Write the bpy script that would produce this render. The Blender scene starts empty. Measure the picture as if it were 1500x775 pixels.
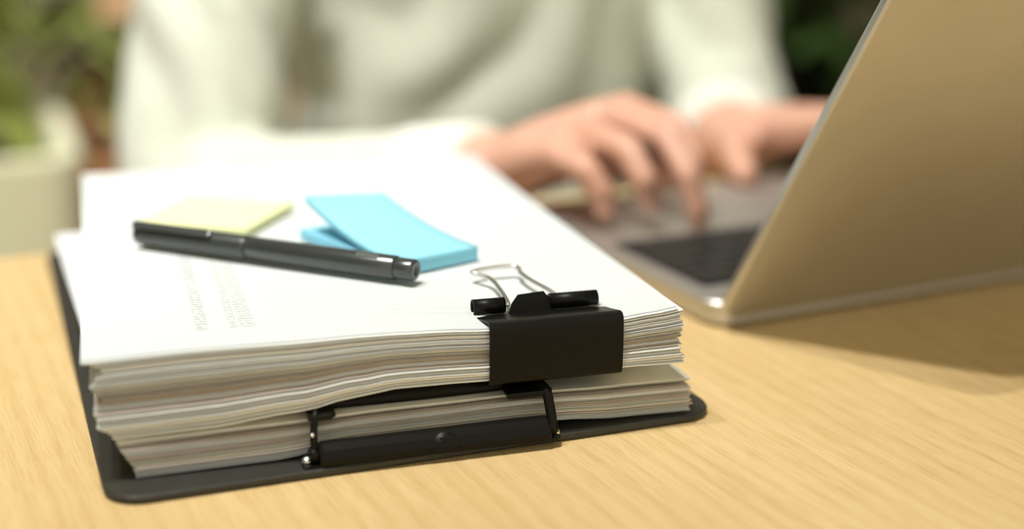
import bpy, bmesh, math, random
from mathutils import Vector, Matrix, noise

random.seed(7)
S = bpy.context.scene
COL = S.collection

# ------------------------------------------------------------------ camera
cam_d = bpy.data.cameras.new('camera')
cam = bpy.data.objects.new('camera', cam_d); COL.objects.link(cam)
CR = Vector((0.9326, -0.3608, 0.0054)).normalized()
CF = Vector((0.3484, 0.8965, -0.2738)).normalized()
CU = CR.cross(CF).normalized()
CR = CF.cross(CU)
m = Matrix.Identity(4)
for i in range(3):
    m[i][0], m[i][1], m[i][2] = CR[i], CU[i], -CF[i]
m.translation = Vector((-0.0271, -0.4329, 0.2019))
cam.matrix_world = m
cam_d.sensor_width = 36.0
cam_d.lens = 2033.66 / 1500 * 36.0
cam_d.clip_start = 0.01
cam_d.dof.use_dof = True
cam_d.dof.focus_distance = 0.505
cam_d.dof.aperture_fstop = 2.6
S.camera = cam

# ------------------------------------------------------------------ world, exposure
w = bpy.data.worlds.new('world'); S.world = w; w.use_nodes = True
w.node_tree.nodes['Background'].inputs[0].default_value = (1.0, 0.95, 0.76, 1)
w.node_tree.nodes['Background'].inputs[1].default_value = 0.78
S.view_settings.view_transform = 'Standard'
S.view_settings.look = 'None'
S.view_settings.exposure = 0.10
S.view_settings.gamma = 1.0
S.view_settings.use_curve_mapping = False

KEY_A = (-0.33, -0.18, 1.78)      # the two ceiling spots whose shadows fall beside the laptop
KEY_B = (-0.12, -0.06, 1.78)
KEY_WA, KEY_WB = 62, 52
FILL_SPOTS = [(-0.55, 0.05, 95), (1.25, 0.5, 3), (-0.50, 1.75, 150)]  # unseen lamps added as fill for the person, the plants and the back wall
LAMP_COL = (0.98, 0.98, 0.95)

FLOOR_Z = -0.74
CEIL_Z = 1.86

# ------------------------------------------------------------------ helpers
MATS = {}
def mat(name, col, rough=0.5, metal=0.0, var=0.06, scale=30.0, bump=0.0, bscale=200.0, coat=0.0, emit=0.0, sheen=0.0, stretch=(1, 1, 1), sub=0.0):
    if name in MATS: return MATS[name]
    M = bpy.data.materials.new(name); M.use_nodes = True
    nt = M.node_tree; N = nt.nodes; L = nt.links
    b = N['Principled BSDF']
    tc = N.new('ShaderNodeTexCoord'); mp = N.new('ShaderNodeMapping'); mp.inputs['Scale'].default_value = stretch
    L.new(tc.outputs['Object'], mp.inputs[0])
    nz = N.new('ShaderNodeTexNoise'); nz.inputs['Scale'].default_value = scale; nz.inputs['Detail'].default_value = 4
    L.new(mp.outputs[0], nz.inputs['Vector'])
    cr = N.new('ShaderNodeValToRGB')
    cr.color_ramp.elements[0].position = 0.3; cr.color_ramp.elements[1].position = 0.7
    cr.color_ramp.elements[0].color = (*[max(0, c * (1 - var)) for c in col], 1)
    cr.color_ramp.elements[1].color = (*[min(1, c * (1 + var)) for c in col], 1)
    L.new(nz.outputs['Fac'], cr.inputs[0]); L.new(cr.outputs[0], b.inputs['Base Color'])
    b.inputs['Roughness'].default_value = rough; b.inputs['Metallic'].default_value = metal
    if coat: b.inputs['Coat Weight'].default_value = coat; b.inputs['Coat Roughness'].default_value = 0.15
    if sheen: b.inputs['Sheen Weight'].default_value = sheen
    if sub:
        b.inputs['Subsurface Weight'].default_value = sub
        b.inputs['Subsurface Radius'].default_value = (0.010, 0.004, 0.002)
        b.inputs['Subsurface Scale'].default_value = 0.6
    if emit:
        b.inputs['Emission Color'].default_value = (*col, 1); b.inputs['Emission Strength'].default_value = emit
    if bump:
        n2 = N.new('ShaderNodeTexNoise'); n2.inputs['Scale'].default_value = bscale; n2.inputs['Detail'].default_value = 3
        L.new(mp.outputs[0], n2.inputs['Vector'])
        bp = N.new('ShaderNodeBump'); bp.inputs['Strength'].default_value = bump; bp.inputs['Distance'].default_value = 0.001
        L.new(n2.outputs['Fac'], bp.inputs['Height']); L.new(bp.outputs[0], b.inputs['Normal'])
    MATS[name] = M
    return M

def obj(name, me, material, parent=None, smooth=False, loc=None, rot=None):
    if isinstance(me, bmesh.types.BMesh):
        bm = me; me = bpy.data.meshes.new(name)
        bmesh.ops.recalc_face_normals(bm, faces=bm.faces)
        bm.to_mesh(me); bm.free()
    o = bpy.data.objects.new(name, me); COL.objects.link(o)
    if material is not None and not me.materials: me.materials.append(material)
    if parent: o.parent = parent
    if loc is not None: o.location = loc
    if rot is not None: o.rotation_euler = rot
    if smooth:
        for p in me.polygons: p.use_smooth = True
    return o

def tag(o, label, cat, group=None):
    o['label'] = label; o['category'] = cat
    if group: o['group'] = group
    return o

def thing(name, label, cat, loc=(0, 0, 0), rz=0.0, group=None):
    o = bpy.data.objects.new(name, None); COL.objects.link(o)
    o.empty_display_size = 0.02
    o.location = loc; o.rotation_euler = (0, 0, rz)
    return tag(o, label, cat, group)

def struct(name, bm, material):
    o = obj(name, bm, material); o['kind'] = 'structure'
    return o

def add_box(bm, x0, x1, y0, y1, z0, z1, bev=0.0, seg=2):
    b2 = bmesh.new()
    bmesh.ops.create_cube(b2, size=1)
    for v in b2.verts:
        v.co = Vector(((x0 + x1) / 2 + v.co.x * (x1 - x0), (y0 + y1) / 2 + v.co.y * (y1 - y0), (z0 + z1) / 2 + v.co.z * (z1 - z0)))
    if bev: bmesh.ops.bevel(b2, geom=b2.edges[:], offset=bev, segments=seg, profile=0.5, affect='EDGES')
    merge(bm, b2)

def merge(bm, b2, mtx=None):
    if mtx is not None: bmesh.ops.transform(b2, matrix=mtx, verts=b2.verts)
    vm = {v: bm.verts.new(v.co) for v in b2.verts}
    for f in b2.faces:
        try: bm.faces.new([vm[v] for v in f.verts])
        except ValueError: pass
    b2.free()

def box(x0, x1, y0, y1, z0, z1, bev=0.0, seg=2):
    bm = bmesh.new(); add_box(bm, x0, x1, y0, y1, z0, z1, bev, seg); return bm

def round_rect(x0, x1, y0, y1, r, n=6):
    pts = []
    for cx, cy, a0 in ((x1 - r, y1 - r, 0), (x0 + r, y1 - r, 90), (x0 + r, y0 + r, 180), (x1 - r, y0 + r, 270)):
        for k in range(n + 1):
            a = math.radians(a0 + 90 * k / n)
            pts.append((cx + r * math.cos(a), cy + r * math.sin(a)))
    return pts

def prism(pts, z0, z1, edge=0.0):
    """a flat outline with thickness; the top and bottom edges softened by a small chamfer"""
    bm = bmesh.new()
    cx = sum(p[0] for p in pts) / len(pts); cy = sum(p[1] for p in pts) / len(pts)
    def ring(z, inset):
        out = []
        for (x, y) in pts:
            d = math.hypot(x - cx, y - cy)
            k = 1 - inset / d
            out.append(bm.verts.new((cx + (x - cx) * k, cy + (y - cy) * k, z)))
        return out
    if edge: rings = [ring(z0, edge), ring(z0 + edge, 0), ring(z1 - edge, 0), ring(z1, edge)]
    else: rings = [ring(z0, 0), ring(z1, 0)]
    n = len(pts)
    for a, b in zip(rings, rings[1:]):
        for i in range(n): bm.faces.new((a[i], a[(i + 1) % n], b[(i + 1) % n], b[i]))
    bm.faces.new(rings[0][::-1]); bm.faces.new(rings[-1])
    return bm

def tube(bm, path, rad, n=10, caps=True):
    path = [Vector(p) for p in path]
    R = rad if isinstance(rad, (list, tuple)) else [rad] * len(path)
    rings = []; side = None
    for i, p in enumerate(path):
        t = (path[min(i + 1, len(path) - 1)] - path[max(i - 1, 0)]).normalized()
        if side is None:
            side = t.orthogonal().normalized()
        side = (side - t * side.dot(t)).normalized()
        up = t.cross(side)
        rings.append([bm.verts.new(p + R[i] * (side * math.cos(2 * math.pi * k / n) + up * math.sin(2 * math.pi * k / n))) for k in range(n)])
    for a, b in zip(rings, rings[1:]):
        for k in range(n): bm.faces.new((a[k], a[(k + 1) % n], b[(k + 1) % n], b[k]))
    if caps: bm.faces.new(rings[0][::-1]); bm.faces.new(rings[-1])
    return bm

def smooth_path(pts, n=8):
    pts = [Vector(p) for p in pts]; out = []
    for i in range(len(pts) - 1):
        p0 = pts[max(i - 1, 0)]; p1 = pts[i]; p2 = pts[i + 1]; p3 = pts[min(i + 2, len(pts) - 1)]
        for k in range(n):
            t = k / n
            out.append(0.5 * ((2 * p1) + (p2 - p0) * t + (2 * p0 - 5 * p1 + 4 * p2 - p3) * t * t + (3 * p1 - p0 - 3 * p2 + p3) * t ** 3))
    out.append(pts[-1])
    return out

def lathe(profile, n=32, axis='Z'):
    bm = bmesh.new(); rings = []
    for r, z in profile:
        if r < 1e-6: rings.append([bm.verts.new((0, 0, z))])
        else: rings.append([bm.verts.new((r * math.cos(2 * math.pi * k / n), r * math.sin(2 * math.pi * k / n), z)) for k in range(n)])
    for a, b in zip(rings, rings[1:]):
        for k in range(n):
            A = [a[0]] if len(a) == 1 else [a[k], a[(k + 1) % n]]
            B = [b[0]] if len(b) == 1 else [b[(k + 1) % n], b[k]]
            if len(A) + len(B) > 2: bm.faces.new(A + B)
    for r in (rings[0], rings[-1]):
        if len(r) > 1: bm.faces.new(r)
    if axis == 'X': bmesh.ops.transform(bm, matrix=Matrix.Rotation(math.pi / 2, 4, 'Y'), verts=bm.verts)
    return bm

def capsule(bm, a, b, ra, rb, n=14):
    """tapered limb segment with round ends, closed"""
    a = Vector(a); b = Vector(b); d = b - a; L = d.length
    t = d / L if L > 1e-7 else Vector((0, 0, 1))
    s = t.orthogonal().normalized(); u = t.cross(s)
    prof = []
    for k in range(1, 5):
        an = math.pi / 2 * (1 - k / 4); prof.append((ra * math.cos(an), -ra * math.sin(an)))
    for k in range(0, 4):
        an = math.pi / 2 * (k / 4); prof.append((rb * math.cos(an), L + rb * math.sin(an)))
    rings = [[bm.verts.new(a + t * z + r * (s * math.cos(2 * math.pi * k / n) + u * math.sin(2 * math.pi * k / n))) for k in range(n)] for r, z in prof]
    p0 = bm.verts.new(a - t * ra); p1 = bm.verts.new(a + t * (L + rb))
    for A, B in zip(rings, rings[1:]):
        for k in range(n): bm.faces.new((A[k], A[(k + 1) % n], B[(k + 1) % n], B[k]))
    for k in range(n):
        bm.faces.new((p0, rings[0][(k + 1) % n], rings[0][k])); bm.faces.new((p1, rings[-1][k], rings[-1][(k + 1) % n]))

def chain(bm, pts, rads):
    for i in range(len(pts) - 1): capsule(bm, pts[i], pts[i + 1], rads[i], rads[i + 1])

def loft(bm, rings_def, n=28):
    """closed trunk from ellipses (centre, half width, half depth, yaw)"""
    rings = []
    for c, hw, hd, yaw in rings_def:
        r = []
        for k in range(n):
            a = 2 * math.pi * k / n
            x, y = hw * math.copysign(abs(math.cos(a)) ** 0.85, math.cos(a)), hd * math.copysign(abs(math.sin(a)) ** 0.85, math.sin(a))
            r.append(bm.verts.new((c[0] + x * math.cos(yaw) - y * math.sin(yaw), c[1] + x * math.sin(yaw) + y * math.cos(yaw), c[2])))
        rings.append(r)
    for A, B in zip(rings, rings[1:]):
        for k in range(n): bm.faces.new((A[k], A[(k + 1) % n], B[(k + 1) % n], B[k]))
    bm.faces.new(rings[0][::-1]); bm.faces.new(rings[-1])

def remeshed(name, bm, voxel, smooth_it=4):
    me = bpy.data.meshes.new(name + '_src'); bmesh.ops.recalc_face_normals(bm, faces=bm.faces); bm.to_mesh(me); bm.free()
    o = bpy.data.objects.new(name + '_src', me); COL.objects.link(o)
    r = o.modifiers.new('remesh', 'REMESH'); r.mode = 'VOXEL'; r.voxel_size = voxel
    if smooth_it:
        s = o.modifiers.new('smooth', 'SMOOTH'); s.factor = 0.5; s.iterations = smooth_it
    dg = bpy.context.evaluated_depsgraph_get(); dg.update()
    out = bpy.data.meshes.new_from_object(o.evaluated_get(dg)); out.name = name
    bpy.data.objects.remove(o); bpy.data.meshes.remove(me)
    for p in out.polygons: p.use_smooth = True
    return out

def lerp_tab(tab, x):
    if x <= tab[0][0]: return tab[0][1]
    for (a, va), (b, vb) in zip(tab, tab[1:]):
        if x <= b:
            t = (x - a) / (b - a); t = t * t * (3 - 2 * t)
            return va + (vb - va) * t
    return tab[-1][1]

# ------------------------------------------------------------------ materials
def wood_material():
    M = bpy.data.materials.new('light_oak'); M.use_nodes = True
    nt = M.node_tree; N = nt.nodes; L = nt.links; b = N['Principled BSDF']
    tc = N.new('ShaderNodeTexCoord')
    def noise_tex(sx, sy, detail, rough=0.55):
        mp = N.new('ShaderNodeMapping'); mp.inputs['Scale'].default_value = (sx, sy, sx)
        L.new(tc.outputs['Object'], mp.inputs[0])
        n = N.new('ShaderNodeTexNoise'); n.inputs['Scale'].default_value = 1; n.inputs['Detail'].default_value = detail; n.inputs['Roughness'].default_value = rough
        L.new(mp.outputs[0], n.inputs['Vector']); return n
    def ramp(src, stops):
        r = N.new('ShaderNodeValToRGB'); e = r.color_ramp.elements
        e[0].position, e[0].color = stops[0][0], (*stops[0][1], 1); e[1].position, e[1].color = stops[-1][0], (*stops[-1][1], 1)
        for p, c in stops[1:-1]:
            k = e.new(p); k.color = (*c, 1)
        L.new(src, r.inputs[0]); return r
    def mix(a, bb, fac, mode='MULTIPLY'):
        x = N.new('ShaderNodeMix'); x.data_type = 'RGBA'; x.blend_type = mode
        if isinstance(fac, float): x.inputs[0].default_value = fac
        else: L.new(fac, x.inputs[0])
        L.new(a, x.inputs[6]); L.new(bb, x.inputs[7]); return x.outputs[2]
    broad = noise_tex(9, 1.2, 3)
    base = ramp(broad.outputs['Fac'], [(0.3, (0.625, 0.450, 0.215)), (0.5, (0.665, 0.487, 0.238)), (0.7, (0.705, 0.527, 0.265))])
    # annual rings drawn out along the board, bending into cathedrals
    mp = N.new('ShaderNodeMapping'); mp.inputs['Scale'].default_value = (1, 0.13, 1); L.new(tc.outputs['Object'], mp.inputs[0])
    wv = N.new('ShaderNodeTexWave'); wv.wave_type = 'RINGS'; wv.rings_direction = 'Z'; wv.inputs['Scale'].default_value = 34
    wv.inputs['Distortion'].default_value = 5.0; wv.inputs['Detail'].default_value = 2.5; wv.inputs['Detail Scale'].default_value = 0.5
    off = N.new('ShaderNodeVectorMath'); off.operation = 'ADD'; off.inputs[1].default_value = (-0.42, 0.02, 0)
    L.new(mp.outputs[0], off.inputs[0]); L.new(off.outputs[0], wv.inputs['Vector'])
    rings = ramp(wv.outputs['Fac'], [(0.0, (0.90, 0.86, 0.80)), (0.55, (1, 1, 1))])
    fine = noise_tex(1300, 45, 3, 0.6)
    pores = ramp(fine.outputs['Fac'], [(0.36, (0.82, 0.74, 0.64)), (0.52, (1, 1, 1))])
    streak = noise_tex(110, 3.0, 2)
    st = ramp(streak.outputs['Fac'], [(0.35, (0.93, 0.90, 0.85)), (0.6, (1, 1, 1))])
    c = mix(base.outputs[0], rings.outputs[0], 0.55)
    c = mix(c, pores.outputs[0], 0.65); c = mix(c, st.outputs[0], 0.7)
    L.new(c, b.inputs['Base Color'])
    b.inputs['Roughness'].default_value = 0.42; b.inputs['Specular IOR Level'].default_value = 0.35
    bp = N.new('ShaderNodeBump'); bp.inputs['Strength'].default_value = 0.12; bp.inputs['Distance'].default_value = 0.0006
    L.new(fine.outputs['Fac'], bp.inputs['Height']); L.new(bp.outputs[0], b.inputs['Normal'])
    return M

def print_material(base):
    """white copy paper with faint grey columns and ruled lines printed on it"""
    M = bpy.data.materials.new('printed_paper'); M.use_nodes = True
    nt = M.node_tree; N = nt.nodes; L = nt.links; b = N['Principled BSDF']
    tc = N.new('ShaderNodeTexCoord'); sp = N.new('ShaderNodeSeparateXYZ'); L.new(tc.outputs['Object'], sp.inputs[0])
    def op(o, a, bb=None):
        n = N.new('ShaderNodeMath'); n.operation = o
        for i, v in enumerate((a, bb)):
            if v is None: continue
            if isinstance(v, (int, float)): n.inputs[i].default_value = v
            else: L.new(v, n.inputs[i])
        return n.outputs[0]
    X, Y = sp.outputs[0], sp.outputs[1]
    def rng(v, a, bb): return op('MULTIPLY', op('GREATER_THAN', v, a), op('LESS_THAN', v, bb))
    cols = op('ADD', op('ADD', rng(X, .0385, .0430), op('MULTIPLY', rng(X, .0500, .0528), 0.9)), op('MULTIPLY', rng(X, .0535, .0590), 0.8))
    # the columns are runs of small figures: break them up along the page
    br = op('GREATER_THAN', op('FRACT', op('MULTIPLY', Y, 330)), 0.32)
    nz = N.new('ShaderNodeTexNoise'); nz.inputs['Scale'].default_value = 900; L.new(tc.outputs['Object'], nz.inputs['Vector'])
    ink = op('GREATER_THAN', nz.outputs['Fac'], 0.46)
    cols = op('MULTIPLY', op('MULTIPLY', cols, rng(Y, .018, .125)), op('MULTIPLY', br, ink))
    rules = op('MULTIPLY', op('LESS_THAN', op('FRACT', op('MULTIPLY', Y, 190)), 0.20), op('MULTIPLY', rng(X, .066, .150), rng(Y, .020, .120)))
    tot = op('ADD', op('MULTIPLY', cols, 0.5), op('MULTIPLY', rules, 0.16))
    mx = N.new('ShaderNodeMix'); mx.data_type = 'RGBA'; L.new(tot, mx.inputs[0])
    mx.inputs[6].default_value = (*base, 1); mx.inputs[7].default_value = (0.30, 0.29, 0.26, 1)
    L.new(mx.outputs[2], b.inputs['Base Color']); b.inputs['Roughness'].default_value = 0.85
    b.inputs['Specular IOR Level'].default_value = 0.2
    return M

WOOD = wood_material()
P_WHITE = mat('paper_white', (0.84, 0.86, 0.85), 0.85, var=0.02, scale=60)
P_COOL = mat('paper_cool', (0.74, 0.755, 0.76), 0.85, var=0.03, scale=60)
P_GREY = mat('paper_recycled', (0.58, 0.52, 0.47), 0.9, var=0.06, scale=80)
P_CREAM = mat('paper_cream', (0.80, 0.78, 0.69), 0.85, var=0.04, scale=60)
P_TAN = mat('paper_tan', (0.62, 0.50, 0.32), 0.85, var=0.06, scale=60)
P_PRINT = print_material((0.625, 0.655, 0.645))
BOARD = mat('board_black', (0.026, 0.025, 0.020), 0.5, var=0.15, scale=120, bump=0.25, bscale=900)
BLACK_METAL = mat('black_enamel', (0.006, 0.0055, 0.004), 0.40, var=0.1, bump=0.04, bscale=1500)
BLACK_METAL.node_tree.nodes['Principled BSDF'].inputs['Specular IOR Level'].default_value = 0.16
STEEL = mat('polished_steel', (0.86, 0.86, 0.84), 0.30, 1.0, var=0.03)
PEN = mat('pen_plastic', (0.032, 0.037, 0.035), 0.26, var=0.08)
PEN.node_tree.nodes['Principled BSDF'].inputs['IOR'].default_value = 1.75
PEN_GREY = mat('pen_plug_grey', (0.10, 0.11, 0.10), 0.3, var=0.05)
YELLOW = mat('note_yellow', (0.80, 0.82, 0.46), 0.85, var=0.02)
BLUE = mat('note_blue', (0.29, 0.68, 0.82), 0.85, var=0.02)
BLUE_D = mat('note_blue_block', (0.25, 0.60, 0.76), 0.85, var=0.04, scale=400, stretch=(1, 1, 8))
ALU = mat('brushed_aluminium', (0.66, 0.65, 0.62), 0.50, 1.0, var=0.02, bump=0.03, bscale=2500)
ALU_EDGE = ALU
KEYCAP = mat('key_black', (0.020, 0.019, 0.018), 0.55, var=0.1)
GLASS = mat('display_glass', (0.012, 0.013, 0.015), 0.08, var=0.05)
RUBBER = mat('rubber_black', (0.015, 0.015, 0.015), 0.8)
SKIN = mat('skin', (0.62, 0.34, 0.24), 0.5, var=0.09, scale=45, bump=0.1, bscale=600, sub=0.12)
SHIRT = mat('shirt_cream', (0.675, 0.69, 0.585), 0.9, var=0.03, scale=40, bump=0.25, bscale=1200, sheen=0.15)
CUFF = mat('cuff_white', (0.76, 0.76, 0.67), 0.9, var=0.03, bump=0.2, bscale=1200)
HAIR = mat('hair_dark', (0.03, 0.02, 0.015), 0.5, var=0.3, scale=60)
TROUSER = mat('trousers_navy', (0.04, 0.045, 0.06), 0.9, var=0.1)
SHOE = mat('shoe_brown', (0.08, 0.045, 0.025), 0.45)
CHAIRWOOD = mat('chair_wood', (0.42, 0.22, 0.09), 0.5, var=0.15, scale=8, stretch=(1, 1, 8))
PLANTER = mat('planter_cream', (0.88, 0.86, 0.60), 0.75, var=0.04, scale=6)
TERRA = mat('terracotta', (0.50, 0.24, 0.10), 0.85, var=0.1, scale=12)
DARKPOT = mat('pot_black', (0.012, 0.012, 0.011), 0.6)
SOIL = mat('soil', (0.03, 0.02, 0.012), 0.95, var=0.3, bump=0.8, bscale=80)
LEAF_L = mat('leaf_olive', (0.34, 0.39, 0.10), 0.5, var=0.3, scale=9)
LEAF_D = mat('leaf_deep_green', (0.05, 0.10, 0.018), 0.5, var=0.3, scale=9)
LEAF_R = mat('leaf_rust', (0.55, 0.30, 0.14), 0.6, var=0.2, scale=9)
STEM = mat('stem_brown', (0.05, 0.035, 0.015), 0.8, var=0.2)
WALL = mat('wall_olive', (0.36, 0.33, 0.22), 0.9, var=0.05, scale=2)
CEIL = mat('ceiling_white', (0.78, 0.74, 0.62), 0.9, var=0.02)
FLOOR = mat('floor_stone', (0.34, 0.28, 0.18), 0.6, var=0.08, scale=4)
LAMPBODY = mat('lamp_white', (0.8, 0.8, 0.78), 0.4)
LAMPGLOW = mat('lamp_glow', (1.0, 0.93, 0.80), 0.5, emit=12.0, var=0.0)

# ------------------------------------------------------------------ the room
XL, XR, YB, YF = -2.2, 3.2, 3.1, -1.6
struct('floor', box(XL, XR, YF, YB, FLOOR_Z - 0.05, FLOOR_Z), FLOOR)
struct('ceiling', box(XL, XR, YF, YB, CEIL_Z, CEIL_Z + 0.05), CEIL)
struct('wall_back', box(XL, XR, YB, YB + 0.06, FLOOR_Z, CEIL_Z), WALL)
struct('wall_left', box(XL - 0.06, XL, YF, YB + 0.06, FLOOR_Z, CEIL_Z), WALL)
struct('wall_right', box(XR, XR + 0.06, YF, YB + 0.06, FLOOR_Z, CEIL_Z), WALL)
struct('baseboard_back', box(XL, XR, YB - 0.015, YB, FLOOR_Z, FLOOR_Z + 0.09, 0.004), CEIL)

def ceiling_spot(x, y, watts, label, aim, radius=0.03, cone=115, blend=0.6):
    """recessed downlight: trim ring, tilting barrel, lens; its lamp shines from the lens"""
    t = thing('ceiling_spotlight', label, 'lamp', (x, y, CEIL_Z), 0, 'ceiling spotlights')
    obj('trim_ring', lathe([(0.035, -0.001), (0.058, -0.001), (0.060, -0.006), (0.052, -0.009), (0.036, -0.008), (0.035, -0.001)], 32), LAMPBODY, t, True)
    obj('barrel', lathe([(0.012, 0.0), (0.034, -0.002), (0.036, -0.05), (0.034, -0.062), (0.030, -0.062), (0.030, -0.05), (0.0, -0.045)], 32), LAMPBODY, t, True)
    obj('lens', lathe([(0.0, -0.052), (0.029, -0.052), (0.029, -0.049), (0.0, -0.049)], 32), LAMPGLOW, t, True)
    ld = bpy.data.lights.new('spot', 'SPOT'); ld.energy = watts; ld.color = LAMP_COL
    ld.shadow_soft_size = radius; ld.spot_size = math.radians(cone); ld.spot_blend = blend
    lo = bpy.data.objects.new('bulb', ld); COL.objects.link(lo); lo.parent = t
    lo.location = (0, 0, -0.085)
    d = Vector(aim) - Vector((x, y, CEIL_Z - 0.085))
    lo.rotation_euler = d.to_track_quat('-Z', 'Y').to_euler()
    return t
ceiling_spot(KEY_A[0], KEY_A[1], KEY_WA, 'white recessed ceiling spotlight above the left edge of the table', (0.11, 0.04, 0), 0.022, 62, 0.9)
ceiling_spot(KEY_B[0], KEY_B[1], KEY_WB, 'white recessed ceiling spotlight above the stack of papers', (0.11, 0.04, 0), 0.022, 62, 0.9)
ceiling_spot(FILL_SPOTS[0][0], FILL_SPOTS[0][1], FILL_SPOTS[0][2], 'added white fill spotlight in the ceiling, brightening the person, set apart from the pair above the table', (0.10, 0.85, 0.0), 0.05, 62, 0.8)  # added fill lamp for the shirt and the left side
ceiling_spot(FILL_SPOTS[1][0], FILL_SPOTS[1][1], FILL_SPOTS[1][2], 'added white fill spotlight in the ceiling near the dark plants', (0.9, 0.8, -0.3), 0.05)  # faint added fill on the right of the room

ceiling_spot(FILL_SPOTS[2][0], FILL_SPOTS[2][1], FILL_SPOTS[2][2], 'added white fill spotlight in the ceiling, brightening the back wall and left plants', (0.0, 2.4, -0.3), 0.05)  # added to lift the back wall and the left plants

# ------------------------------------------------------------------ table
TH = math.radians(5.5)
def tab(x, y, z=0.0):
    """a point given in the table's own axes (origin at its left edge)"""
    return Vector((-0.036 + x * math.cos(TH) - y * math.sin(TH), x * math.sin(TH) + y * math.cos(TH), z))
t = thing('table', 'light oak table carrying the papers and the laptop', 'table', (-0.036, 0.0, FLOOR_Z), TH)
zt = -FLOOR_Z
obj('table_top', prism(round_rect(0, 1.5, -0.55, 0.332, 0.006, 3), zt - 0.028, zt, 0.002), WOOD, t)
for lx in (0.06, 1.44):
    for ly in (-0.49, 0.27):
        b = bmesh.new(); tube(b, [(lx, ly, 0), (lx, ly, zt - 0.028)], [0.016, 0.024], 16)
        obj('leg', b, WOOD, t, True)
for y0 in (-0.48, 0.25): obj('apron', box(0.08, 1.42, y0, y0 + 0.02, zt - 0.09, zt - 0.028, 0.002), WOOD, t)
for x0 in (0.06, 1.42): obj('apron', box(x0, x0 + 0.02, -0.46, 0.25, zt - 0.09, zt - 0.028, 0.002), WOOD, t)

# ------------------------------------------------------------------ clipboard
cb = thing('clipboard', 'black clipboard lying on the table under the papers', 'clipboard')
obj('board', prism(round_rect(0, 0.2265, 0, 0.330, 0.013, 8), 0.0004, 0.0032, 0.0006), BOARD, cb)
CBT = math.radians(-3.6)
ex = Vector((math.cos(CBT), math.sin(CBT), 0)); ey = Vector((-math.sin(CBT), math.cos(CBT), 0))
C0 = Vector((0.0715, 0.0022, 0.0))
def cbp(a, b, z): return C0 + ex * a + ey * b + Vector((0, 0, z))
def cb_mtx(): return Matrix.Translation(C0) @ Matrix.Rotation(CBT, 4, 'Z')
BARL = 0.0840
# base plate riveted to the board
pb = prism(round_rect(-0.006, BARL + 0.004, -0.001, 0.010, 0.002, 4), 0.0032, 0.0040, 0.0002)
bmesh.ops.transform(pb, matrix=cb_mtx(), verts=pb.verts); obj('base_plate', pb, BLACK_METAL, cb)
# front bar: a rounded hollow-looking profile swept across the board
prof = [(-0.0018, 0.0040), (-0.0020, 0.0062), (-0.0008, 0.0092), (0.0012, 0.0112), (0.0034, 0.0116), (0.0052, 0.0108), (0.0058, 0.0092), (0.0056, 0.0040)]
bm = bmesh.new(); rings = []
for a, sc in ((0.0, 0.86), (0.0012, 1.0), (BARL - 0.0012, 1.0), (BARL, 0.86)):
    rings.append([bm.verts.new(cbp(a, 0.002 + (p[0] - 0.002) * sc, 0.004 + (p[1] - 0.004) * sc)) for p in prof])
for A, B in zip(rings, rings[1:]):
    for k in range(len(prof)): bm.faces.new((A[k], A[(k + 1) % len(prof)], B[(k + 1) % len(prof)], B[k]))
bm.faces.new(rings[0][::-1]); bm.faces.new(rings[-1])
bar = obj('spring_bar', bm, BLACK_METAL, cb, False)
# half-round thumb tab pressed into the bar
bm = bmesh.new()
fr = []; bk = []
for k in range(13):
    a = math.pi * k / 12
    fr.append(bm.verts.new(cbp(0.0445 + 0.0060 * math.cos(a), -0.0021 + 0.0022 * math.sin(a) ** 2, 0.0042 + 0.0066 * math.sin(a))))
    bk.append(bm.verts.new(cbp(0.0445 + 0.0060 * math.cos(a), 0.0006 + 0.0026 * math.sin(a) ** 2, 0.0042 + 0.0066 * math.sin(a))))
bm.faces.new(fr); bm.faces.new(bk[::-1])
for k in range(12): bm.faces.new((fr[k], fr[k + 1], bk[k + 1], bk[k]))
bm.faces.new((fr[-1], fr[0], bk[0], bk[-1]))
obj('thumb_tab', bm, BLACK_METAL, bar, True)
# arms: bent rods rising from the bar's ends over the edge of the papers
for a, r in ((-0.0016, 0.0013), (BARL + 0.0012, 0.0019)):
    s = -1 if a < 0.01 else 1
    p = smooth_path([cbp(a, 0.0022, 0.0050), cbp(a, 0.0022, 0.0095), cbp(a - s * 0.0004, 0.0040, 0.0150), cbp(a - s * 0.0012, 0.0056, 0.0196), cbp(a - s * 0.003, 0.0115, 0.0222)], 6)
    bm = bmesh.new(); tube(bm, p, r, 12); arm = obj('arm', bm, BLACK_METAL, cb, True)
    bm = bmesh.new(); tube(bm, [cbp(a - 0.0018, 0.0022, 0.0072), cbp(a + 0.0018, 0.0022, 0.0072)], 0.0024, 16)
    obj('pivot', bm, BLACK_METAL, arm, True)
    if s < 0:
        b2 = lathe([(0.0, 0.0016), (0.0008, 0.0014), (0.0013, 0.0006), (0.0013, -0.0006), (0.0, -0.0012)], 16)
        bmesh.ops.transform(b2, matrix=Matrix.Translation(cbp(a - 0.0006, 0.0010, 0.0148)) @ Matrix.Scale(0.55, 4), verts=b2.verts)
        obj('rivet_head', b2, STEEL, arm, True)
# corner tabs that press the sheets down
for a0, a1 in ((-0.003, 0.0070), (0.0690, BARL + 0.0025)):
    pts = [(a0, 0.0045), (a1 - 0.002, 0.0040), (a1, 0.0062), (a1, 0.0150), (a0 + 0.001, 0.0150)]
    b2 = prism(pts, 0.0186, 0.0206, 0.0004)
    bmesh.ops.transform(b2, matrix=cb_mtx(), verts=b2.verts); obj('press_tab', b2, BLACK_METAL, cb)
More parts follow.
